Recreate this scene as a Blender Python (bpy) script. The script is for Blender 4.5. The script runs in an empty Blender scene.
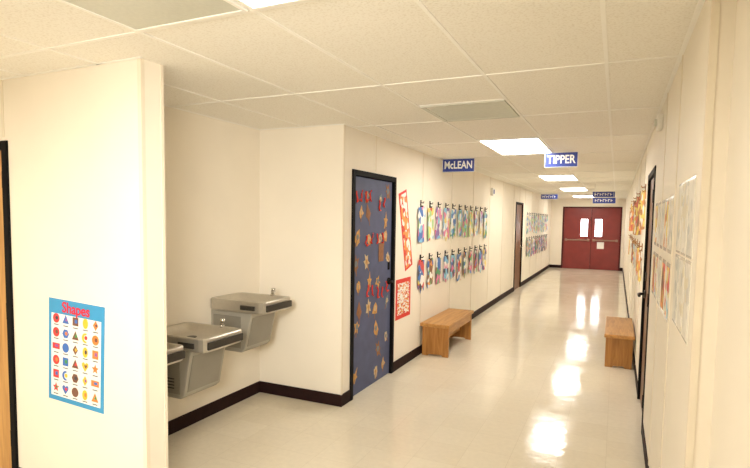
import bpy, bmesh, math, random
from mathutils import Matrix, Vector
random.seed(7)
scene = bpy.context.scene
try:
    scene.view_settings.view_transform = 'Standard'
except Exception:
    pass
COL = scene.collection
H = 2.44
EYE = 1.65

# ------------------------------------------------------------------ materials
def srgb(r, g, b):
    def f(c):
        c /= 255.0
        return c/12.92 if c <= 0.04045 else ((c+0.055)/1.055)**2.4
    return (f(r), f(g), f(b), 1.0)

def new_mat(name):
    m = bpy.data.materials.new(name)
    m.use_nodes = True
    nt = m.node_tree
    return m, nt, nt.nodes, nt.links, nt.nodes['Principled BSDF']

def mat(name, col, rough=0.6, metal=0.0, noise=0.0, nscale=8.0, bump=0.0, bscale=120.0, spec=0.5):
    m, nt, N, L, P = new_mat(name)
    P.inputs['Base Color'].default_value = col
    P.inputs['Roughness'].default_value = rough
    P.inputs['Metallic'].default_value = metal
    P.inputs['Specular IOR Level'].default_value = spec
    tc = N.new('ShaderNodeTexCoord')
    if noise > 0:
        n = N.new('ShaderNodeTexNoise'); n.inputs['Scale'].default_value = nscale
        n.inputs['Detail'].default_value = 4
        L.new(tc.outputs['Object'], n.inputs['Vector'])
        r = N.new('ShaderNodeValToRGB')
        r.color_ramp.elements[0].position = 0.3
        r.color_ramp.elements[1].position = 0.7
        r.color_ramp.elements[0].color = tuple(c*(1-noise) for c in col[:3])+(1,)
        r.color_ramp.elements[1].color = tuple(min(1, c*(1+noise*0.5)) for c in col[:3])+(1,)
        L.new(n.outputs['Fac'], r.inputs['Fac'])
        L.new(r.outputs['Color'], P.inputs['Base Color'])
    if bump > 0:
        n2 = N.new('ShaderNodeTexNoise'); n2.inputs['Scale'].default_value = bscale
        L.new(tc.outputs['Object'], n2.inputs['Vector'])
        b = N.new('ShaderNodeBump'); b.inputs['Strength'].default_value = bump
        b.inputs['Distance'].default_value = 0.004
        L.new(n2.outputs['Fac'], b.inputs['Height'])
        L.new(b.outputs['Normal'], P.inputs['Normal'])
    return m

def emis(name, col, s):
    m, nt, N, L, P = new_mat(name)
    P.inputs['Base Color'].default_value = (0.8, 0.8, 0.8, 1)
    P.inputs['Emission Color'].default_value = col
    P.inputs['Emission Strength'].default_value = s
    return m

def wood(name, c1, c2, axis=1, rough=0.4):
    m, nt, N, L, P = new_mat(name)
    tc = N.new('ShaderNodeTexCoord'); mp = N.new('ShaderNodeMapping')
    sc = [18, 18, 18]; sc[axis] = 1.5
    mp.inputs['Scale'].default_value = sc
    n = N.new('ShaderNodeTexNoise'); n.inputs['Scale'].default_value = 1.6; n.inputs['Detail'].default_value = 6
    n.inputs['Distortion'].default_value = 1.0
    r = N.new('ShaderNodeValToRGB')
    r.color_ramp.elements[0].position = 0.32; r.color_ramp.elements[0].color = c2
    r.color_ramp.elements[1].position = 0.62; r.color_ramp.elements[1].color = c1
    L.new(tc.outputs['Object'], mp.inputs['Vector']); L.new(mp.outputs['Vector'], n.inputs['Vector'])
    L.new(n.outputs['Fac'], r.inputs['Fac']); L.new(r.outputs['Color'], P.inputs['Base Color'])
    P.inputs['Roughness'].default_value = rough
    return m

def collage(name, cols, scale, seed, stretch=(1, 1, 1)):
    m, nt, N, L, P = new_mat(name)
    tc = N.new('ShaderNodeTexCoord'); mp = N.new('ShaderNodeMapping')
    mp.inputs['Location'].default_value = (seed*3.1, seed*1.7, seed*2.3)
    mp.inputs['Scale'].default_value = stretch
    oi = N.new('ShaderNodeObjectInfo')
    sc = N.new('ShaderNodeVectorMath'); sc.operation = 'SCALE'; sc.inputs[0].default_value = (7.1, 3.3, 5.7)
    ad = N.new('ShaderNodeVectorMath'); ad.operation = 'ADD'
    L.new(oi.outputs['Random'], sc.inputs['Scale'])
    v = N.new('ShaderNodeTexVoronoi'); v.inputs['Scale'].default_value = scale
    s = N.new('ShaderNodeSeparateColor')
    r = N.new('ShaderNodeValToRGB'); r.color_ramp.interpolation = 'CONSTANT'
    e = r.color_ramp.elements
    while len(e) < len(cols): e.new(0.5)
    for i, c in enumerate(cols):
        e[i].position = i/len(cols)
    for i, c in enumerate(cols):
        e[i].color = c
    L.new(tc.outputs['Object'], mp.inputs['Vector']); L.new(mp.outputs['Vector'], ad.inputs[0]); L.new(sc.outputs['Vector'], ad.inputs[1])
    L.new(ad.outputs['Vector'], v.inputs['Vector'])
    L.new(v.outputs['Color'], s.inputs['Color']); L.new(s.outputs['Red'], r.inputs['Fac'])
    L.new(r.outputs['Color'], P.inputs['Base Color'])
    P.inputs['Roughness'].default_value = 0.5
    return m

M_wall = mat('wall_vinyl', srgb(242, 233, 216), 0.55, noise=0.02, nscale=3, bump=0.06, bscale=260, spec=0.3)
M_batten = mat('wall_batten', srgb(234, 223, 202), 0.45, noise=0.02, spec=0.3)
M_base = mat('baseboard_rubber', srgb(42, 24, 22), 0.6, noise=0.15, nscale=20, spec=0.12)
M_grid = mat('ceiling_grid_metal', srgb(247, 244, 236), 0.5, noise=0.02)
M_black = mat('black_frame_paint', srgb(18, 16, 17), 0.6, noise=0.1, spec=0.1)
M_steel = mat('brushed_stainless', srgb(196, 191, 180), 0.32, metal=0.8, noise=0.05, nscale=40)
M_steel_dark = mat('drain_dark', srgb(66, 62, 56), 0.4, metal=0.5, noise=0.1)
M_fbody = mat('fountain_grey_steel', srgb(172, 167, 154), 0.45, metal=0.25, noise=0.05, nscale=6)
M_fpanel = mat('fountain_front_panel', srgb(146, 141, 129), 0.45, metal=0.3, noise=0.05, nscale=6)
M_chrome = mat('chrome', srgb(215, 212, 205), 0.15, metal=1.0, noise=0.02)
M_bar = mat('push_bar_bronze', srgb(150, 120, 104), 0.35, metal=0.7, noise=0.05)
M_navy = mat('navy_door_paper', srgb(80, 88, 120), 0.6, noise=0.15, nscale=7)
M_wood = wood('bench_oak', srgb(196, 144, 78), srgb(170, 118, 58), 1)
M_woodleg = wood('bench_oak_upright', srgb(180, 126, 62), srgb(154, 102, 44), 2)
M_doorwood = wood('door_oak', srgb(206, 158, 92), srgb(180, 130, 68), 2)
M_doordark = wood('door_walnut', srgb(128, 84, 48), srgb(96, 60, 34), 2)
M_maroon = mat('maroon_door_paint', srgb(132, 42, 36), 0.35, noise=0.12, nscale=4)
M_maroon2 = mat('maroon_frame_paint', srgb(84, 20, 20), 0.45, noise=0.1, spec=0.3)
M_red = mat('red_paper', srgb(222, 56, 42), 0.6, noise=0.08)
M_redtxt = mat('red_print', srgb(216, 34, 60), 0.6, noise=0.05)
M_white = mat('white_paper', srgb(240, 238, 232), 0.6, noise=0.03)
M_sleeve = mat('clear_sleeve_paper', srgb(231, 225, 210), 0.2, noise=0.03)
M_whitepl = mat('white_plastic', srgb(236, 232, 222), 0.35, noise=0.02)
M_signblue = mat('sign_blue', srgb(34, 56, 140), 0.4, noise=0.06)
M_posterblue = mat('poster_blue', srgb(56, 150, 200), 0.45, noise=0.05)
M_vent = mat('vent_grey', srgb(208, 208, 194), 0.45, noise=0.05, nscale=30)
M_lens_off = mat('unlit_prismatic_lens', srgb(204, 204, 191), 0.4, noise=0.05, nscale=60)
M_light = emis('lit_fluorescent_lens', srgb(255, 250, 241), 18.0)
M_light2 = emis('lit_fluorescent_lens_lobby', srgb(255, 250, 241), 10.0)
GOLD = [mat('gold_paper', srgb(208, 158, 86), 0.6, noise=0.25, nscale=40),
        mat('brown_paper', srgb(146, 98, 62), 0.6, noise=0.2, nscale=40),
        mat('tan_paper', srgb(204, 180, 142), 0.6, noise=0.2, nscale=40),
        mat('teal_paper', srgb(110, 128, 132), 0.6, noise=0.2, nscale=40)]
PC = {k: srgb(*v) for k, v in dict(b=(66, 114, 184), lb=(130, 192, 220), g=(84, 160, 104), lg=(170, 210, 140),
      p=(222, 120, 160), r=(208, 68, 60), y=(236, 210, 100), w=(240, 236, 228), k=(62, 58, 76), o=(228, 150, 72),
      v=(134, 104, 166), br=(134, 84, 52), gr=(206, 206, 198), ob=(190, 124, 60),
      n1=(222, 217, 204), n2=(206, 203, 194), n3=(231, 226, 214), n4=(194, 194, 186), n5=(218, 208, 182)).items()}
UP = [collage('craft_a', [PC[c] for c in ('lb', 'g', 'w', 'p', 'b', 'lg')], 13, 1),
      collage('craft_b', [PC[c] for c in ('g', 'w', 'lb', 'b', 'y', 'w')], 15, 2),
      collage('craft_c', [PC[c] for c in ('p', 'w', 'lb', 'v', 'y', 'w')], 13, 3),
      collage('craft_d', [PC[c] for c in ('y', 'lg', 'w', 'r', 'lb', 'w')], 12, 4)]
LO = [collage('craft_e', [PC[c] for c in ('r', 'w', 'b', 'w', 'y', 'k')], 13, 5),
      collage('craft_f', [PC[c] for c in ('b', 'lb', 'w', 'k', 'p', 'w')], 14, 6),
      collage('craft_g', [PC[c] for c in ('w', 'p', 'k', 'b', 'g', 'r')], 13, 7),
      collage('craft_h', [PC[c] for c in ('br', 'w', 'o', 'g', 'b', 'w')], 15, 8)]
HOT = [collage('pennant_a', [PC[c] for c in ('o', 'y', 'ob', 'w')], 14, 9),
       collage('pennant_b', [PC[c] for c in ('ob', 'o', 'br', 'y', 'r')], 14, 10),
       collage('pennant_c', [PC[c] for c in ('y', 'o', 'r', 'ob')], 14, 11)]
PALE = [collage('art_a', [PC[c] for c in ('n1', 'n2', 'n3', 'n4', 'n1', 'n3')], 20, 12),
        collage('art_b', [PC[c] for c in ('n2', 'n3', 'n1', 'n5', 'n3')], 22, 13),
        collage('art_c', [PC[c] for c in ('n3', 'n5', 'n4', 'n1', 'n3')], 20, 14),
        collage('art_d', [PC[c] for c in ('w', 'r', 'n3', 'n1', 'lb', 'y')], 22, 17)]
M_banner = collage('banner_art', [PC[c] for c in ('o', 'r', 'o', 'w', 'o', 'w')], 22, 15)
M_sheetprint = collage('sheet_print', [PC[c] for c in ('o', 'w', 'r', 'w', 'o', 'w')], 34, 16, (1, 1, 2))

# floor
def floor_mat():
    m, nt, N, L, P = new_mat('waxed_vinyl_tile')
    tc = N.new('ShaderNodeTexCoord')
    b = N.new('ShaderNodeTexBrick')
    b.offset = 0; b.squash = 1
    b.inputs['Scale'].default_value = 1.0
    b.inputs['Brick Width'].default_value = 0.3048
    b.inputs['Row Height'].default_value = 0.3048
    b.inputs['Mortar Size'].default_value = 0.0012
    b.inputs['Mortar Smooth'].default_value = 0.3
    b.inputs['Color1'].default_value = srgb(229, 219, 197)
    b.inputs['Color2'].default_value = srgb(225, 214, 191)
    b.inputs['Mortar'].default_value = srgb(210, 198, 174)
    L.new(tc.outputs['Object'], b.inputs['Vector'])
    n = N.new('ShaderNodeTexNoise'); n.inputs['Scale'].default_value = 26; n.inputs['Detail'].default_value = 6
    L.new(tc.outputs['Object'], n.inputs['Vector'])
    mr = N.new('ShaderNodeMapRange'); mr.inputs['To Min'].default_value = 0.92; mr.inputs['To Max'].default_value = 1.06
    L.new(n.outputs['Fac'], mr.inputs['Value'])
    mx = N.new('ShaderNodeMix'); mx.data_type = 'RGBA'; mx.blend_type = 'MULTIPLY'; mx.inputs['Factor'].default_value = 1
    L.new(b.outputs['Color'], mx.inputs['A']); L.new(mr.outputs['Result'], mx.inputs['B'])
    L.new(mx.outputs['Result'], P.inputs['Base Color'])
    n3 = N.new('ShaderNodeTexNoise'); n3.inputs['Scale'].default_value = 3.0; n3.inputs['Detail'].default_value = 5
    L.new(tc.outputs['Object'], n3.inputs['Vector'])
    mr2 = N.new('ShaderNodeMapRange'); mr2.inputs['From Min'].default_value = 0.35; mr2.inputs['From Max'].default_value = 0.65
    mr2.inputs['To Min'].default_value = 0.06; mr2.inputs['To Max'].default_value = 0.15
    L.new(n3.outputs['Fac'], mr2.inputs['Value']); L.new(mr2.outputs['Result'], P.inputs['Roughness'])
    P.inputs['IOR'].default_value = 1.45
    n2 = N.new('ShaderNodeTexNoise'); n2.inputs['Scale'].default_value = 9; n2.inputs['Detail'].default_value = 4
    L.new(tc.outputs['Object'], n2.inputs['Vector'])
    bp = N.new('ShaderNodeBump'); bp.inputs['Strength'].default_value = 0.16; bp.inputs['Distance'].default_value = 0.01
    L.new(n2.outputs['Fac'], bp.inputs['Height']); L.new(bp.outputs['Normal'], P.inputs['Normal'])
    return m
M_floor = floor_mat()

def ceil_mat():
    m, nt, N, L, P = new_mat('acoustic_tile')
    tc = N.new('ShaderNodeTexCoord')
    n = N.new('ShaderNodeTexNoise'); n.inputs['Scale'].default_value = 95; n.inputs['Detail'].default_value = 5
    L.new(tc.outputs['Object'], n.inputs['Vector'])
    r = N.new('ShaderNodeValToRGB')
    r.color_ramp.elements[0].position = 0.34; r.color_ramp.elements[0].color = srgb(231, 225, 212)
    r.color_ramp.elements[1].position = 0.5; r.color_ramp.elements[1].color = srgb(243, 239, 229)
    L.new(n.outputs['Fac'], r.inputs['Fac']); L.new(r.outputs['Color'], P.inputs['Base Color'])
    P.inputs['Roughness'].default_value = 0.9
    b = N.new('ShaderNodeBump'); b.inputs['Strength'].default_value = 0.12; b.inputs['Distance'].default_value = 0.003
    L.new(n.outputs['Fac'], b.inputs['Height']); L.new(b.outputs['Normal'], P.inputs['Normal'])
    return m
M_ceil = ceil_mat()

# ------------------------------------------------------------------ mesh builder
class MB:
    def __init__(s): s.v = []; s.f = []; s.m = []; s.mats = []; s.smooth = []
    def mi(s, m):
        if m not in s.mats: s.mats.append(m)
        return s.mats.index(m)
    def box(s, x0, x1, y0, y1, z0, z1, m):
        k = s.mi(m); o = len(s.v)
        s.v += [(x0,y0,z0),(x1,y0,z0),(x1,y1,z0),(x0,y1,z0),(x0,y0,z1),(x1,y0,z1),(x1,y1,z1),(x0,y1,z1)]
        for f in [(0,3,2,1),(4,5,6,7),(0,1,5,4),(1,2,6,5),(2,3,7,6),(3,0,4,7)]:
            s.f.append(tuple(o+i for i in f)); s.m.append(k); s.smooth.append(False)
        return s
    def prism(s, pts, a0, a1, axis, m):
        k = s.mi(m); o = len(s.v); n = len(pts)
        def mk(p, a):
            if axis == 'y': return (p[0], a, p[1])
            if axis == 'x': return (a, p[0], p[1])
            return (p[0], p[1], a)
        s.v += [mk(p, a0) for p in pts] + [mk(p, a1) for p in pts]
        s.f.append(tuple(o+i for i in range(n))); s.f.append(tuple(o+n+i for i in reversed(range(n))))
        s.m += [k, k]; s.smooth += [False, False]
        for i in range(n):
            j = (i+1) % n
            s.f.append((o+i, o+n+i, o+n+j, o+j)); s.m.append(k); s.smooth.append(False)
        return s
    def tube(s, path, r, m, seg=10):
        k = s.mi(m); rings = []
        for i, p in enumerate(path):
            p = Vector(p)
            a = Vector(path[max(0, i-1)]); b = Vector(path[min(len(path)-1, i+1)])
            t = (b-a).normalized()
            up = Vector((0, 0, 1)) if abs(t.z) < 0.9 else Vector((1, 0, 0))
            u = t.cross(up).normalized(); w = t.cross(u)
            o = len(s.v); rr = r[i] if isinstance(r, (list, tuple)) else r
            for q in range(seg):
                an = 2*math.pi*q/seg
                s.v.append(tuple(p+u*math.cos(an)*rr+w*math.sin(an)*rr))
            rings.append(o)
        for a, b in zip(rings, rings[1:]):
            for q in range(seg):
                j = (q+1) % seg
                s.f.append((a+q, a+j, b+j, b+q)); s.m.append(k); s.smooth.append(True)
        s.f.append(tuple(rings[0]+q for q in reversed(range(seg)))); s.m.append(k); s.smooth.append(False)
        s.f.append(tuple(rings[-1]+q for q in range(seg))); s.m.append(k); s.smooth.append(False)
        return s
    def obj(s, name, bevel=0, parent=None, loc=(0,0,0), rot=0, **props):
        me = bpy.data.meshes.new(name)
        me.from_pydata(s.v, [], s.f)
        for m in s.mats: me.materials.append(m)
        me.polygons.foreach_set('material_index', s.m)
        me.polygons.foreach_set('use_smooth', s.smooth)
        bm = bmesh.new(); bm.from_mesh(me)
        bmesh.ops.recalc_face_normals(bm, faces=bm.faces)
        bm.to_mesh(me); bm.free(); me.update()
        ob = bpy.data.objects.new(name, me); COL.objects.link(ob)
        ob.location = loc; ob.rotation_euler = (0, 0, rot)
        if parent: ob.parent = parent
        if bevel:
            b = ob.modifiers.new('bevel', 'BEVEL'); b.width = bevel; b.segments = 2; b.limit_method = 'ANGLE'
        for k, v in props.items(): ob[k] = v
        return ob

def empty(name, loc, rot=0, **props):
    e = bpy.data.objects.new(name, None); COL.objects.link(e)
    e.empty_display_size = 0.1
    e.location = loc; e.rotation_euler = (0, 0, rot)
    for k, v in props.items(): e[k] = v
    return e

def struct(mb, name, label, bevel=0, loc=(0,0,0)):
    return mb.obj(name, bevel=bevel, loc=loc, kind='structure', label=label, category=name.split('_')[0])

# ------------------------------------------------------------------ shell
XL, XR, XN = -2.13, 0.25, 0.315
YE = 19.6
YB, XW = -4.0, -6.5
WY, WY2 = 1.97, 2.11          # partition wall faces
AY = 3.98
struct(MB().box(XW-0.1, 0.5, YB-0.1, YE+0.15, -0.1, 0.0, M_floor), 'floor', 'glossy waxed beige vinyl tile corridor floor')
struct(MB().box(XW-0.1, 0.5, YB-0.1, YE+0.15, H, H+0.1, M_ceil), 'ceiling', 'off-white speckled acoustic tile drop ceiling')

def wall_y(x0, x1, y0, y1, ops=()):
    mb = MB(); y = y0
    for a, b, h in ops:
        mb.box(x0, x1, y, a, 0, H, M_wall); mb.box(x0, x1, a, b, h, H, M_wall); y = b
    mb.box(x0, x1, y, y1, 0, H, M_wall); return mb
def wall_x(y0, y1, x0, x1, ops=()):
    mb = MB(); x = x0
    for a, b, h in ops:
        mb.box(x, a, y0, y1, 0, H, M_wall); mb.box(a, b, y0, y1, h, H, M_wall); x = b
    mb.box(x, x1, y0, y1, 0, H, M_wall); return mb
D1 = (4.14, 5.14); D2 = (12.4, 13.4); DR = (4.50, 5.46); DH = 2.08
DL = (-4.32, -3.32)
struct(wall_y(XL-0.14, XL, AY, YE, [(D1[0], D1[1], DH), (D2[0], D2[1], DH)]), 'wall_left', 'cream vinyl panel corridor wall with doors')
struct(wall_y(XR, XR+0.14, 2.03, YE, [(DR[0], DR[1], DH)]), 'wall_right', 'cream vinyl panel corridor wall')
struct(MB().box(XN, XN+0.14, YB, 2.03, 0, H, M_wall), 'wall_right_near', 'cream wall set slightly back from the corridor wall')
SX = -2.22
struct(wall_x(WY, WY2, XW, SX, [(DL[0], DL[1], DH)]), 'wall_front', 'cream partition wall holding the poster')
struct(MB().box(-3.12, -3.0, WY2, AY+0.12, 0, H, M_wall), 'wall_alcove_back', 'cream wall behind the drinking fountains')
struct(MB().box(-3.0, XL-0.14, AY, AY+0.12, 0, H, M_wall), 'wall_alcove_side', 'cream end wall of the fountain alcove')
EX = (-1.74, 0.15)
struct(wall_x(YE, YE+0.15, XL-0.14, XR+0.14, [(EX[0], EX[1], 2.16)]), 'wall_end', 'cream wall around the double exit doors')
struct(MB().box(XW-0.1, XW, YB, WY2, 0, H, M_wall), 'wall_west', 'cream lobby wall')
struct(MB().box(XW-0.1, XN+0.14, YB-0.1, YB, 0, H, M_wall), 'wall_back', 'cream lobby wall')

# baseboards
BH, BT = 0.105, 0.01
mb = MB()
for a, b in [(AY, D1[0]), (D1[1], D2[0]), (D2[1], YE)]: mb.box(XL, XL+BT, a, b, 0, BH, M_base)
struct(mb, 'baseboard_left', 'dark brown rubber baseboard')
mb = MB(); B2 = 0.006
for a, b in [(2.03, DR[0]), (DR[1], YE)]: mb.box(XR-B2, XR, a, b, 0, BH, M_base)
mb.box(XR-B2, XN-B2, 2.03-B2, 2.03, 0, BH, M_base); mb.box(XN-B2, XN, YB, 2.03, 0, BH, M_base)
struct(mb, 'baseboard_right', 'dark brown rubber baseboard')
struct(MB().box(-3.0, -3.0+BT, WY2, AY, 0, BH, M_base).box(-3.0+BT, XL+BT, AY-BT, AY, 0, BH, M_base), 'baseboard_alcove', 'dark brown rubber baseboard around the alcove')
struct(MB().box(DL[1], SX+BT, WY-BT, WY, 0, BH*0.7, M_base).box(SX, SX+BT, WY, WY2, 0, BH*0.7, M_base).box(XW, DL[0], WY-BT, WY, 0, BH*0.7, M_base), 'baseboard_front', 'dark brown rubber baseboard')
struct(MB().box(XL+BT, EX[0], YE-BT, YE, 0, BH, M_base).box(EX[1], XR-BT, YE-BT, YE, 0, BH, M_base), 'baseboard_end', 'dark brown rubber baseboard')

# battens
mb = MB(); w = 0.012
for y in [6.0, 7.22, 8.44, 9.66, 10.88, 12.1, 13.7, 14.9, 16.1, 17.3, 18.5]:
    mb.box(XL, XL+0.004, y-w, y+w, BH, H, M_batten)
for y in (4.64, 12.9): mb.box(XL, XL+0.004, y-w, y+w, DH+0.02, H, M_batten)
mb.box(XL-0.005, XL+0.005, AY-0.005, AY+0.02, BH, H, M_batten)
struct(mb, 'trim_1', 'thin cream battens over wall panel seams')
mb = MB()
for y in [2.9, 3.7, 6.3, 7.5, 8.7, 9.9, 11.1, 12.3, 13.5, 14.7]:
    mb.box(XR-0.004, XR, y-w, y+w, BH, H, M_batten)
mb.box(XR-0.004, XR+0.02, 2.026, 2.05, BH, H, M_batten)
struct(mb, 'trim_2', 'thin cream battens over wall panel seams')
struct(MB().box(SX-0.02, SX+0.004, WY-0.004, WY+0.02, BH, H, M_batten).box(SX-0.02, SX+0.004, WY2-0.015, WY2+0.004, BH, H, M_batten).box(-3.37, -3.35, WY-0.004, WY, DH+0.02, H, M_batten), 'trim_3', 'thin cream corner battens')
# ceiling grid
GX0, GY0, P1, P2 = -0.081, 1.69, 0.6096, 1.2192
mb = MB(); g = 0.009; zt = H-0.004
x = GX0-P1*10
while x < XR:
    if x > XL-0.02: mb.box(x-g, x+g, YB, YE, zt, H, M_grid)
    elif x > -3.0: mb.box(x-g, x+g, YB, WY, zt, H, M_grid); mb.box(x-g, x+g, WY2, AY, zt, H, M_grid)
    elif x > XW: mb.box(x-g, x+g, YB, WY, zt, H, M_grid)
    x += P1
k = -4
while True:
    y = GY0+P2*k; k += 1
    if y > YE: break
    if y < YB: continue
    x0 = XW if y < WY else (-3.0 if y < AY else XL)
    x1 = XN if y < 2.03 else XR
    mb.box(x0, x1, y-g, y+g, zt-0.0005, H, M_grid)
yv = GY0+P1*3
mb.box(GX0-2*P1, GX0-P1, yv-g, yv+g, zt-0.0005, H, M_grid)
mb.box(XL, XL+0.02, AY, YE, zt, H, M_grid); mb.box(XR-0.02, XR, 2.03, YE, zt, H, M_grid)
mb.box(-3.0, -2.98, WY2, AY, zt, H, M_grid); mb.box(-3.0, XL+0.02, AY-0.02, AY, zt, H, M_grid)
mb.box(-6.5, SX+0.02, WY-0.02, WY, zt, H, M_grid)
struct(mb, 'trim_4', 'off-white metal suspension grid of the ceiling')

# ------------------------------------------------------------------ ceiling fixtures
def fixture(x0, y0, lit, ln=P2, lm=None):
    cx, cy = x0+P1/2, y0+ln/2
    e = empty('ceiling_light', (cx, cy, H-0.012), label='lit recessed fluorescent troffer in the drop ceiling' if lit else 'unlit grey recessed panel light in the drop ceiling',
              category='ceiling light')
    hx, hy = P1/2-0.010, ln/2-0.010
    fr = MB(); t = 0.018; d = 0.012
    fr.box(-hx, -hx+t, -hy, hy, 0, d, M_grid).box(hx-t, hx, -hy, hy, 0, d, M_grid)
    fr.box(-hx+t, hx-t, -hy, -hy+t, 0, d, M_grid).box(-hx+t, hx-t, hy-t, hy, 0, d, M_grid)
    fr.obj('frame', parent=e, bevel=0.002)
    MB().box(-hx+t, hx-t, -hy+t, hy-t, 0.003, d, (lm or M_light) if lit else M_lens_off).obj('diffuser', parent=e)
    return e
LX = GX0-2*P1
for y0 in (0.46, 5.2, 9.55, 13.25, 17.3, -2.0):  # last one is unseen behind the camera, added for extra light
    fixture(LX, y0, True, lm=M_light2 if y0 < 3 else M_light)['group'] = 'fluorescent ceiling lights'
for (xx, yy) in [(GX0-4*P1, -0.78), (GX0-6*P1, 0.44-1.22), (GX0-8*P1, 0.44-1.22), (GX0-4*P1, -3.2), (GX0-7*P1, -3.2), (GX0-9*P1, -3.2)]:  # lobby troffers out of view, added to brighten the near walls
    fixture(xx, yy, True, lm=M_light2)['group'] = 'fluorescent ceiling lights'
fixture(GX0-3*P1, 0.46, False)
# air vent 2x2
e = empty('air_vent', (LX+P1/2, GY0+P1*3.5, H-0.012), label='square grey return air grille in the ceiling', category='vent')
mb = MB(); h = P1/2-0.012; d = 0.012
mb.box(-h, -h+.03, -h, h, 0, d, M_vent).box(h-.03, h, -h, h, 0, d, M_vent).box(-h+.03, h-.03, -h, -h+.03, 0, d, M_vent).box(-h+.03, h-.03, h-.03, h, 0, d, M_vent)
mb.obj('frame', parent=e)
mb = MB()
mb.box(-h+.03, h-.03, -h+.03, h-.03, .006, d, M_vent)
for i in range(24):
    y = -h+.035+i*(2*h-.07)/24
    mb.box(-h+.03, h-.03, y, y+0.014, .003, .007, M_vent)
mb.obj('grille', parent=e)

# ------------------------------------------------------------------ doors
def door(n, loc, rot, w, h, leafmat, label, depth=0.14, lever=True, hside=1, hm=None, f=0.014):
    hm = hm or M_chrome
    e = empty('door_%d' % n, loc, rot, kind='structure', label=label, category='door')
    t = 0.05; hw = w/2
    mb = MB()
    mb.box(-hw, -hw+t, -f, depth-0.002, 0, h, M_black).box(hw-t, hw, -f, depth-0.002, 0, h, M_black).box(-hw+t, hw-t, -f, depth-0.002, h-t, h, M_black)
    mb.obj('frame', parent=e, bevel=0.003)
    MB().box(-hw+t+0.002, hw-t-0.002, 0.015, 0.058, 0.008, h-t-0.003, leafmat).obj('leaf', parent=e, bevel=0.002)
    if lever:
        hx = hside*(hw-t-0.07)
        mb = MB(); mb.tube([(hx, 0.015, 1.0), (hx, -0.0, 1.0)], 0.036, hm, 20)
        mb.tube([(hx, 0.0, 1.0), (hx, -0.035, 1.0), (hx-hside*0.02, -0.042, 1.0), (hx-hside*0.13, -0.042, 0.998)], 0.013, hm, 10)
        mb.obj('handle', parent=e)
        mb = MB(); mb.box(hx-0.02, hx+0.02, 0.006, 0.015, 1.12, 1.2, hm)
        mb.obj('deadbolt', parent=e, bevel=0.003)
    for z in (0.2, 1.0, 1.8):
        MB().tube([(-hside*(hw-t), -0.004, z), (-hside*(hw-t), -0.004, z+0.1)], 0.009, M_black, 8).obj('hinge', parent=e)
    return e
R90 = math.pi/2
d1 = door(1, (XL, sum(D1)/2, 0), R90, 1.0, DH, M_navy, 'navy paper-covered classroom door with leaf cutouts and red lettering', hm=M_black)
door(2, (XL, sum(D2)/2, 0), R90, 1.0, DH, M_doordark, 'brown wooden classroom door in black frame')
door(3, (XR, sum(DR)/2, 0), -R90, 0.96, DH, M_doordark, 'brown wooden classroom door in black frame', hside=-1, hm=M_steel_dark, f=0.008)
door(4, (sum(DL)/2, WY, 0), 0, 1.0, DH, M_doorwood, 'light oak wooden door in black frame', hside=-1)

# door decorations
def leafmesh(m, kind, R):
    mb = MB(); pts = []
    n = (10, 14, 8, 12, 6)[kind]
    for i in range(n):
        a = 2*math.pi*i/n+math.pi/2
        r = R if i % 2 == 0 else R*(0.5, 0.75, 0.65, 0.6, 0.85)[kind]
        r *= random.uniform(0.7, 1.2)
        pts.append((r*math.cos(a)*0.85, r*math.sin(a)*1.2))
    mb.prism(pts, -0.002, 0.0, 'y', m)
    mb.box(-0.005, 0.005, -0.003, -0.0015, -R*1.4, 0.02, GOLD[1])
    k = random.randrange(4)
    mb.prism([(R*.36*math.cos(a*math.pi/4), R*.42*math.sin(a*math.pi/4)+0.005) for a in range(8)], -0.003, -0.002, 'y', GOLD[(k+1) % 4])
    return mb
protos = []
spots = []
for r in range(9):
    for c in range(4):
        z = 0.16+r*0.215; x = -0.33+c*0.22
        if random.random() < 0.15: continue
        spots.append((x+random.uniform(-.055, .055), z+random.uniform(-.055, .055)))
for i, (x, z) in enumerate(spots):
    if abs(x-0.36) < 0.14 and abs(z-1.05) < 0.16: continue
    if i < 12:
        ob = leafmesh(GOLD[(0, 2, 0, 1, 2, 0, 0, 1, 2, 0, 3, 0)[i]], i % 5, random.uniform(0.05, 0.078)).obj('paper_leaf', parent=d1, loc=(x, 0.0145, z)); protos.append(ob)
    else:
        ob = protos[(i*5) % len(protos)].copy(); COL.objects.link(ob); ob.location = (x, 0.0145, z)
    ob.rotation_euler = (0, random.uniform(-0.8, 0.8), 0)
def strokes(cx, cz, n, wd, hh):
    for i in range(n):
        x = cx-wd/2+wd*i/(n-1)
        mb = MB(); dz = random.uniform(-.03, .03)
        pts = [(x+random.uniform(-.022, .022), 0.006, cz+dz+hh/2-hh*q/3) for q in range(4)]
        pts += [(pts[-1][0]+0.03*(-1)**i, 0.006, cz+dz-hh/2+random.uniform(0, .03))]
        mb.tube(pts, 0.0075, M_red, 6)
        mb.obj('red_letter', parent=d1)
strokes(-0.24, 1.84, 4, 0.28, 0.10); strokes(0.18, 1.80, 2, 0.10, 0.10)
strokes(0.02, 1.46, 4, 0.40, 0.10); strokes(0.10, 0.93, 5, 0.46, 0.11)
MB().box(0.12, 0.24, 0.009, 0.0105, 1.22, 1.40, GOLD[1]).obj('notice', parent=d1, label='small brown sheet taped by the handle')

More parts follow.
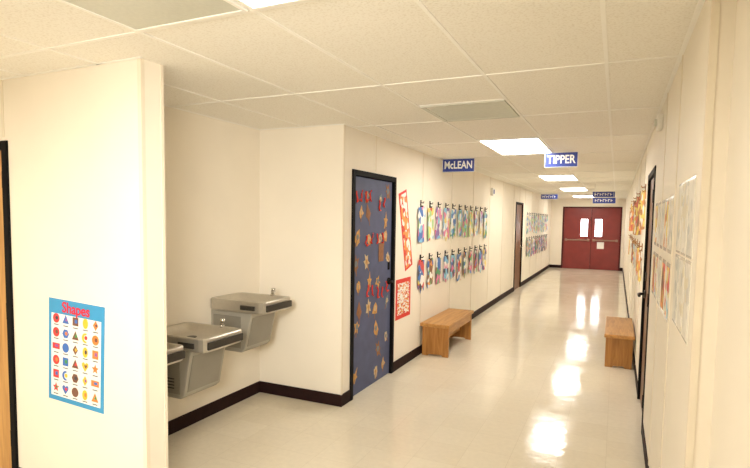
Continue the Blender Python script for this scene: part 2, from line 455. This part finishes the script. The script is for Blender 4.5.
# double exit doors
e = empty('door_5', ((EX[0]+EX[1])/2, YE, 0), 0, kind='structure', label='maroon double exit doors with narrow glass panes and push bars', category='door')
W = EX[1]-EX[0]; hw = W/2; h = 2.16; t = 0.05
MB().box(-hw, -hw+t, -0.012, 0.148, 0, h, M_maroon2).box(hw-t, hw, -0.012, 0.148, 0, h, M_maroon2).box(-hw+t, hw-t, -0.012, 0.148, h-t, h, M_maroon2).obj('frame', parent=e, bevel=0.003)
MB().box(-hw+t, hw-t, 0.078, 0.12, 0, 0.05, M_maroon2).box(-0.035, 0.035, 0.078, 0.12, 0.05, h-t, M_maroon2).box(-hw+t, -hw+t+0.03, 0.078, 0.12, 0.05, h-t, M_maroon2).box(hw-t-0.03, hw-t, 0.078, 0.12, 0.05, h-t, M_maroon2).box(-hw+t+0.03, -0.035, 0.078, 0.12, h-t-0.03, h-t, M_maroon2).box(0.035, hw-t-0.03, 0.078, 0.12, h-t-0.03, h-t, M_maroon2).obj('door_stop', parent=e)  # strips added behind the leaves to block daylight through the gaps
m, nt, N, L, P = new_mat('door_glass')
P.inputs['Base Color'].default_value = (1, 1, 1, 1); P.inputs['Roughness'].default_value = 0.25
P.inputs['Transmission Weight'].default_value = 1.0; P.inputs['IOR'].default_value = 1.1
M_glass = m
for s in (-1, 1):
    def q(a, b):
        return (min(s*a, s*b), max(s*a, s*b))
    xi, xo = 0.010, hw-t-0.003
    gx0, gx1, gz0, gz1 = 0.12, 0.34, 1.14, 1.73
    mb = MB(); yy0, yy1 = 0.03, 0.075
    for a, b, z0, z1 in [(xi, xo, 0.006, gz0), (xi, xo, gz1, h-t-0.003), (xi, gx0, gz0, gz1), (gx1, xo, gz0, gz1)]:
        a, b = q(a, b); mb.box(a, b, yy0, yy1, z0, z1, M_maroon)
    mb.obj('leaf', parent=e)
    a, b = q(gx0, gx1)
    MB().box(a, b, 0.05, 0.056, gz0, gz1, M_glass).obj('window_pane', parent=e)
    a, b = q(0.07, xo-0.06)
    MB().box(a, b, -0.03, -0.005, 0.99, 1.03, M_bar).box(q(0.05, 0.13)[0], q(0.05, 0.13)[1], -0.02, 0.03, 0.97, 1.05, M_bar).box(q(xo-0.12, xo-0.04)[0], q(xo-0.12, xo-0.04)[1], -0.02, 0.03, 0.97, 1.05, M_bar).obj('push_bar', parent=e, bevel=0.004)
MB().box(0.2, 0.42, 0.022, 0.0295, 0.72, 0.95, M_white).obj('notice', parent=e, label='white paper notice')

# ------------------------------------------------------------------ drinking fountains
def fountain(loc, w, rim, low, label):
    e = empty('drinking_fountain', loc, 0, label=label, category='drinking fountain', group='wall-mounted drinking fountains')
    D = 0.55; hw = w/2; ap = 0.095
    zt = rim-ap+0.002
    rim -= low; zt -= low; e.location.z = low
    prof = [(0.0, 0), (0.31, 0), (0.345, 0.03), (0.405, zt-0.04), (0.42, zt), (0.0, zt)]
    MB().prism(prof, -hw+0.03, hw-0.03, 'y', M_fbody).obj('cabinet', parent=e, bevel=0.008)
    x0, z0, x1, z1 = 0.345, 0.03, 0.405, zt-0.04
    MB().prism([(x0-0.005, z0+0.02), (x0+0.009, z0+0.02), (x1+0.003, z1-0.005), (x1-0.02, z1-0.005)], -hw+0.055, hw-0.055, 'y', M_fpanel).obj('front_panel', parent=e)
    MB().box(0.03, 0.31, -hw+0.026, -hw+0.031, 0.035, zt-0.04, M_fpanel).obj('side_panel', parent=e, bevel=0.001)
    mb = MB(); k = mb.mi(M_steel); NS = 72
    cx = D/2; rx = D/2; ry = hw
    def ring(s, z, ex):
        o = len(mb.v)
        for i in range(NS):
            a = 2*math.pi*i/NS; c, sn = math.cos(a), math.sin(a)
            r = (abs(c)**ex+abs(sn)**ex)**(-1/ex)
            mb.v.append((cx+rx*s*c*r, ry*s*sn*r, z))
        return o
    prof = [(0.05, rim-0.055, 3), (0.25, rim-0.053, 3.5), (0.5, rim-0.050, 5), (0.74, rim-0.042, 7), (0.83, rim-0.012, 9), (0.86, rim-0.003, 10),
            (0.89, rim, 11), (0.98, rim, 12), (1.0, rim-0.008, 12), (1.0, rim-ap+0.012, 12), (0.98, rim-ap, 12), (0.7, rim-ap, 12)]
    rs = [ring(*p) for p in prof]
    for j0, (a, b) in enumerate(zip(rs, rs[1:])):
        for i in range(NS):
            j = (i+1) % NS
            mb.f.append((a+i, a+j, b+j, b+i)); mb.m.append(k); mb.smooth.append(j0 < 5)
    mb.f.append(tuple(rs[0]+i for i in range(NS))); mb.m.append(k); mb.smooth.append(True)
    mb.f.append(tuple(rs[-1]+i for i in range(NS))); mb.m.append(k); mb.smooth.append(False)
    mb.obj('basin', parent=e)
    MB().tube([(cx-0.03, 0, rim-0.057), (cx-0.03, 0, rim-0.051)], 0.035, M_steel_dark, 20).obj('drain', parent=e)
    mb = MB()
    bx, by = 0.36, hw*0.91
    mb.tube([(bx, by, rim-0.006), (bx, by, rim+0.010)], 0.018, M_chrome, 16)
    mb.tube([(bx, by, rim), (bx, by, rim+0.035), (bx+0.015, by-0.01, rim+0.048), (bx+0.03, by-0.03, rim+0.048)], [0.013, 0.013, 0.012, 0.011], M_chrome, 12)
    mb.tube([(bx+0.03, by-0.03, rim+0.038), (bx+0.03, by-0.03, rim+0.066)], 0.018, M_chrome, 12)
    mb.obj('bubbler', parent=e)
    MB().box(D-0.001, D+0.016, -hw*0.85, hw*0.85, rim-0.078, rim-0.026, M_steel_dark).obj('push_bar', parent=e, bevel=0.005, label='dark push bar on the front edge')
    MB().box(0.33, 0.47, -hw-0.012, -hw+0.002, rim-0.070, rim-0.034, M_steel_dark).obj('side_push_bar', parent=e, bevel=0.004)
    for i in range(4):
        z = 0.07+i*0.022
        MB().box(0.06, 0.26, -hw+0.023, -hw+0.0275, z, z+0.008, M_steel_dark).obj('louvre', parent=e)
    return e
fountain((-3.001, 3.50, 0), 0.40, 0.985, 0.56, 'higher stainless steel wall drinking fountain')
fountain((-3.001, 2.86, 0), 0.42, 0.83, 0.38, 'lower stainless steel wall drinking fountain')
fountain((-3.001, 2.33, 0), 0.335, 0.83, 0.38, 'stainless steel drinking fountain beside the partition wall')

# ------------------------------------------------------------------ benches
def bench(loc, wd, ln, ht, label):
    e = empty('bench', loc, 0, label=label, category='bench', group='wooden corridor benches')
    hx, hy = wd/2, ln/2
    MB().box(-hx, hx, -hy, hy, ht-0.04, ht, M_wood).obj('seat', parent=e, bevel=0.006)
    for s in (-1, 1):
        y0 = s*(hy-0.05); ya, yb = min(y0, y0-s*0.035), max(y0, y0-s*0.035)
        a = hx-0.015
        pts = [(-a, 0), (-a+0.07, 0), (-a+0.09, 0.02), (a-0.09, 0.02), (a-0.07, 0), (a, 0), (a, ht-0.04), (-a, ht-0.04)]
        MB().prism(pts, ya, yb, 'y', M_woodleg).obj('leg', parent=e, bevel=0.003)
    for s in (-1, 1):
        x0 = s*(hx-0.02); xa, xb = min(x0, x0-s*0.022), max(x0, x0-s*0.022)
        MB().box(xa, xb, -hy+0.085, hy-0.085, ht-0.13, ht-0.04, M_wood).obj('apron', parent=e, bevel=0.002)
    MB().box(-0.012, 0.012, -hy+0.085, hy-0.085, 0.12, 0.18, M_wood).obj('stretcher', parent=e)
    return e
bench((XL+0.02+0.18, 6.54, 0), 0.36, 1.20, 0.40, 'golden oak bench against the wall below hanging crafts')
bench((XR-0.015-0.155, 7.05, 0), 0.31, 1.25, 0.385, 'golden oak bench against the wall past a classroom door')

# ------------------------------------------------------------------ poster of shapes
pe = empty('shapes_poster', (-2.775, WY, 0.555), 0, label='blue bordered educational shapes poster with rows of pictures', category='poster')
pe.rotation_euler = (0, 0.045, 0)
PW, PH = 0.465, 0.60
MB().box(-PW/2, PW/2, -0.003, 0, 0, PH, M_posterblue).obj('sheet', parent=pe)
shp = MB()
cols = [mat('print_%d' % i, srgb(*c), 0.5, noise=0.05) for i, c in enumerate([(226, 60, 60), (240, 190, 50), (70, 150, 80), (60, 110, 190), (236, 130, 60), (150, 90, 160), (120, 80, 60), (60, 60, 70)])]
MB().box(-PW/2+0.025, PW/2-0.025, -0.004, -0.003, 0.028, PH-0.085, M_white).obj('printed_panel', parent=pe)
def shape(k, cx, cz, r):
    P = []
    if k == 0: P = [(math.cos(a*math.pi/8), math.sin(a*math.pi/8)) for a in range(16)]
    elif k == 1: P = [(-1, -.8), (1, -.8), (0, 1)]
    elif k == 2: P = [(-.85, -.85), (.85, -.85), (.85, .85), (-.85, .85)]
    elif k == 3: P = [((1 if i % 2 == 0 else .45)*math.sin(i*math.pi/5), (1 if i % 2 == 0 else .45)*math.cos(i*math.pi/5)) for i in range(10)]
    elif k == 4: P = [(0, -1), (.9, 0.1), (.9, .6), (.5, .9), (0, .55), (-.5, .9), (-.9, .6), (-.9, .1)]
    elif k == 5: P = [(0, 1), (.75, 0), (0, -1), (-.75, 0)]
    elif k == 6: P = [(1.1, .6), (-1.1, .6), (-1.1, -.6), (1.1, -.6)]
    elif k == 7: P = [(math.cos(a*math.pi/8)*.75, math.sin(a*math.pi/8)*1.05) for a in range(16)]
    elif k == 8: P = [(math.cos(a*math.pi/3), math.sin(a*math.pi/3)) for a in range(6)]
    elif k == 9: P = [(math.cos(a), math.sin(a)) for a in [math.radians(q) for q in range(60, 301, 20)]]+[(0.35*math.cos(math.radians(q))-.05, 0.6*math.sin(math.radians(q))) for q in range(280, 79, -25)]
    return [(cx+p[0]*r, cz+p[1]*r) for p in P]
kk = 0
for r in range(6):
    for c in range(5):
        cx = -0.165+c*0.0825; cz = 0.07+r*0.082
        k = [3, 4, 0, 7, 1, 2, 9, 8, 5, 6, 0, 2, 1, 4, 3, 6, 0, 5, 7, 2, 0, 8, 1, 9, 0, 0, 1, 2, 7, 5][kk]
        shp.prism(shape(k, cx, cz+0.008, 0.028), -0.0052, -0.004, 'y', cols[(kk*3+r) % 8])
        shp.prism(shape(k if k != 9 else 0, cx+0.006, cz+0.010, 0.012), -0.0057, -0.0052, 'y', cols[(kk*5+2+c) % 8])
        shp.box(cx-0.02, cx+0.02, -0.0048, -0.004, cz-0.032, cz-0.027, cols[7])
        kk += 1
shp.obj('printed_shapes', parent=pe)

def text(body, size, m, parent, loc, name='lettering', extr=0.0008):
    cu = bpy.data.curves.new('tmp', 'FONT'); cu.body = body; cu.size = size; cu.extrude = extr; cu.offset = size*0.02
    cu.align_x = 'CENTER'; cu.align_y = 'CENTER'
    t = bpy.data.objects.new('tmp', cu); COL.objects.link(t)
    bpy.context.view_layer.update()
    me = bpy.data.meshes.new_from_object(t.evaluated_get(bpy.context.evaluated_depsgraph_get()))
    bpy.data.objects.remove(t)
    me.transform(Matrix.Rotation(math.pi/2, 4, 'X'))
    me.materials.clear(); me.materials.append(m)
    o = bpy.data.objects.new(name, me); COL.objects.link(o); o.parent = parent; o.location = loc
    return o
text('Shapes', 0.085, M_redtxt, pe, (0, -0.004, PH-0.045), 'title_lettering')

# ------------------------------------------------------------------ hanging signs
def sign(x0, x1, y, z0, z1, body, label):
    cx = (x0+x1)/2; w = x1-x0; h = z1-z0
    e = empty('hanging_sign', (cx, y, z0), 0, label=label, category='sign', group='blue name signs under the ceiling')
    MB().box(-w/2, w/2, -0.004, 0.004, 0, h, M_signblue).obj('panel', parent=e, bevel=0.001)
    mb = MB(); b = 0.004
    yy = -0.0052
    mb.box(-w/2, w/2, yy, -0.004, 0, b, M_white).box(-w/2, w/2, yy, -0.004, h-b, h, M_white).box(-w/2, -w/2+b, yy, -0.004, b, h-b, M_white).box(w/2-b, w/2, yy, -0.004, b, h-b, M_white)
    mb.obj('border', parent=e)
    for s in (-1, 1):
        MB().tube([(s*w*0.4, 0, h-0.002), (s*w*0.4, 0, H-z0)], 0.002, M_grid, 6).obj('hanging_wire', parent=e)
    if body: 
        o = text(body, h*0.78, M_white, e, (0, -0.0045, h/2))
        wd = o.dimensions.x
        if wd > w*0.86: o.scale = (w*0.86/wd, 1, 1)
    else:
        mb = MB(); n = 7; u = w*0.8/n
        for i in range(n):
            x = -w*0.4+i*u
            mb.box(x, x+u*0.22, -0.0052, -0.004, h*0.28, h*0.72, M_white)
            mb.box(x+u*0.22, x+u*0.7, -0.0052, -0.004, h*(0.62 if i % 2 else 0.45), h*(0.72 if i % 2 else 0.55), M_white)
        mb.obj('lettering', parent=e)
sign(-2.09, -1.67, 6.63, 2.26, 2.43, 'McLEAN', 'blue hanging sign with white capital lettering beside the wall')
sign(-0.77, -0.42, 6.24, 2.25, 2.415, 'TIPPER', 'blue hanging sign with white capital lettering over the corridor')
sign(-1.75, -1.35, 13.7, 2.19, 2.31, '', 'small blue hanging sign with white lettering')
sign(-0.50, -0.06, 12.2, 2.17, 2.29, '', 'small blue hanging sign with white lettering')
sign(-0.46, -0.04, 11.4, 2.01, 2.13, '', 'small blue hanging sign with white lettering hung lower')

# ------------------------------------------------------------------ wall crafts
def craft_mesh(kind):
    if kind == 0: base = [(-.04, 0), (-.11, -.02), (-.15, -.12), (-.10, -.15), (-.11, -.30), (-.12, -.45), (0, -.46), (.12, -.44), (.11, -.28), (.10, -.15), (.15, -.12), (.11, -.02), (.04, 0), (0, -.02)]
    elif kind == 1: base = [(-.11, 0), (-.12, -.20), (-.13, -.41), (-.05, -.38), (0, -.46), (.05, -.38), (.13, -.43), (.12, -.2), (.11, 0)]
    elif kind == 2: base = [(-.10, 0), (-.13, -.12), (-.08, -.2), (-.14, -.32), (-.10, -.43), (.11, -.41), (.14, -.30), (.08, -.2), (.13, -.08), (.10, 0)]
    else: base = [(-.12, -.0), (-.12, -.44), (.12, -.44), (.12, 0)]
    return [(x+random.uniform(-.012, .012), z+random.uniform(-.018, .018)) for x, z in base]
def craft(loc, rot, m, kind, sc, label, group, ang=0, hm=None):
    hm = hm or M_black
    e = empty('paper_craft', loc, rot, label=label, category='paper craft', group=group)
    t = random.uniform(-0.07, 0.07)
    pts = [((p[0]*math.cos(t)+p[1]*math.sin(t))*sc, (p[1]*math.cos(t)-p[0]*math.sin(t))*sc) for p in craft_mesh(kind)]
    mb = MB().prism(pts, -0.020, -0.017, 'y', m)
    o = mb.obj('sheet', parent=e, rot=ang+random.uniform(-0.03, 0.03))
    mb = MB()
    mb.box(-0.015, 0.015, -0.008, 0, -0.01, 0.075, hm)
    mb.tube([(0, -0.006, 0.045), (0, -0.035, 0.04), (0, -0.042, 0.058)], 0.006, hm, 8)
    mb.tube([(0, -0.006, 0.01), (0, -0.026, -0.005), (0, -0.03, 0.012)], 0.006, hm, 8)
    mb.obj('hook', parent=e)
    return e
gl = 'colourful paper crafts hung on wall hooks'
n = 11
for i in range(n):
    y = 5.93+i*0.335
    craft((XL, y, 1.80), R90, UP[(i*7+i//3) % 4], (i*3+i//4) % 4, random.uniform(0.9, 1.03), 'multicoloured patterned paper craft hanging from a black hook', gl)
    craft((XL, y+0.02, 1.15), R90, LO[(i*3+i//4) % 4], (i+1+i//3) % 4, random.uniform(0.78, 0.92), 'patterned paper craft hanging from a lower black hook', gl)
for i in range(11):
    y = 14.1+i*0.42
    craft((XL, y, 1.80), R90, UP[(i+1) % 4], i % 4, 1.1, 'patterned paper craft beyond the brown door', gl)
    craft((XL, y+0.05, 1.15), R90, LO[(i+2) % 4], (i+2) % 4, 1.05, 'patterned paper craft beyond the brown door', gl)
for i in range(8):
    y = 5.95+i*0.7
    craft((XR, y, 1.96 - (i % 2)*0.1), -R90, HOT[i % 3], (0, 2, 1, 3)[i % 4], 0.85, 'yellow and orange paper craft standing out from the wall', 'autumn paper crafts on wall hooks', ang=0.2, hm=M_woodleg)
    craft((XR, y+0.1, 1.36), -R90, (HOT+PALE)[(i*2) % 7], i % 4, 0.7, 'patterned paper craft on a lower hook', 'autumn paper crafts on wall hooks', ang=0.14, hm=M_woodleg)

def sheet(name, cy, cz, w, h, m, side, label, cat, tilt=0, border=None, group=None, b=0.02):
    X = XL if side < 0 else XR
    e = MB().box(-w/2, w/2, -0.003, 0, -h/2, h/2, border or m).obj(name, loc=(X, cy, cz), label=label, category=cat)
    e.rotation_euler = (0, tilt, R90 if side < 0 else -R90)
    if group: e['group'] = group
    if border:
        MB().box(-w/2+b, w/2-b, -0.0045, -0.003, -h/2+b, h/2-b, m).obj('artwork', parent=e)
    return e
for i, y in enumerate((2.26, 2.45, 2.64)):
    for j, z in enumerate((1.67, 1.36)):
        sheet('artwork_sheet', y, z, 0.17, 0.30, PALE[(i+j) % 3], 1, 'glossy pale grey printed sheet on the cream wall', 'artwork', border=M_sleeve, group='student artwork sheets', b=0.010)
for i, y in enumerate((3.05, 3.32, 3.60, 3.88, 4.14)):
    for j, z in enumerate((1.64, 1.30)):
        sheet('artwork_sheet', y, z, 0.21, 0.29, (PALE+HOT[:2])[(i*2+j+2) % 6], 1, 'coloured student artwork sheet on the cream wall', 'artwork', border=M_sleeve, group='student artwork sheets')
sheet('banner', 5.46, 1.52, 0.23, 0.88, M_banner, -1, 'tilted narrow red and orange picture banner beside the door', 'banner', tilt=-0.27, border=M_red, b=0.025)
sheet('notice', 5.42, 0.77, 0.44, 0.44, M_sheetprint, -1, 'orange-red printed notice with thick red border beside the door', 'poster', border=M_red, b=0.045)

# alarms
e = empty('fire_alarm', (XR, 4.05, 2.27), -R90, label='white wall-mounted alarm strobe near the ceiling', category='alarm')
MB().box(-0.06, 0.06, -0.035, 0, 0, 0.1, M_whitepl).obj('housing', parent=e, bevel=0.008)
MB().box(-0.03, 0.03, -0.05, -0.035, 0.03, 0.07, M_vent).obj('strobe_lens', parent=e, bevel=0.004)
e = empty('fire_alarm', (XL, 9.75, 2.10), R90, label='white and blue wall alarm box above the crafts', category='alarm')
MB().box(-0.07, 0.07, -0.05, 0, 0, 0.14, M_whitepl).obj('housing', parent=e, bevel=0.008)
MB().box(-0.03, 0.03, -0.06, -0.05, 0.03, 0.11, M_signblue).obj('strobe_lens', parent=e, bevel=0.004)

# ------------------------------------------------------------------ soft fill lamp, added to brighten the alcove and door
ld = bpy.data.lights.new('soft_flash', 'AREA'); ld.shape = 'DISK'; ld.size = 0.8; ld.energy = 20; ld.color = (1.0, 0.965, 0.9); ld.spread = math.radians(75)
lo = bpy.data.objects.new('soft_flash', ld); COL.objects.link(lo)
lo.location = (-0.4, -0.3, 1.95)
lo.rotation_euler = (Vector((-2.3, 3.9, 1.1))-Vector(lo.location)).to_track_quat('-Z', 'Y').to_euler()

# ------------------------------------------------------------------ world, camera
w = bpy.data.worlds.new('world'); scene.world = w; w.use_nodes = True
bg = w.node_tree.nodes['Background']; bg.inputs[0].default_value = (0.95, 0.97, 1.0, 1); bg.inputs[1].default_value = 10.0

F = 526.0; PY = 255.0          # focal length and principal point (pixels)
u1, v1 = 617-375, 222-PY        # corridor vanishing point
v2 = 222-0.015*1390-PY
u2 = -(F*F+v1*v2)/u1
d1v = Vector((u1, v1, F)).normalized()
xw = -Vector((u2, v2, F)).normalized()
zw = xw.cross(d1v)
right = Vector((xw.x, d1v.x, zw.x)); down = Vector((xw.y, d1v.y, zw.y)); fwd = Vector((xw.z, d1v.z, zw.z))
cam = bpy.data.cameras.new('camera'); co = bpy.data.objects.new('camera', cam); COL.objects.link(co)
cam.sensor_width = 36; cam.lens = F/750*36; cam.clip_start = 0.02
cam.shift_y = (PY-234)/750
R = Matrix((right, -down, -fwd)).transposed()
co.matrix_world = Matrix.Translation((0, 0, EYE)) @ R.to_4x4()
scene.camera = co
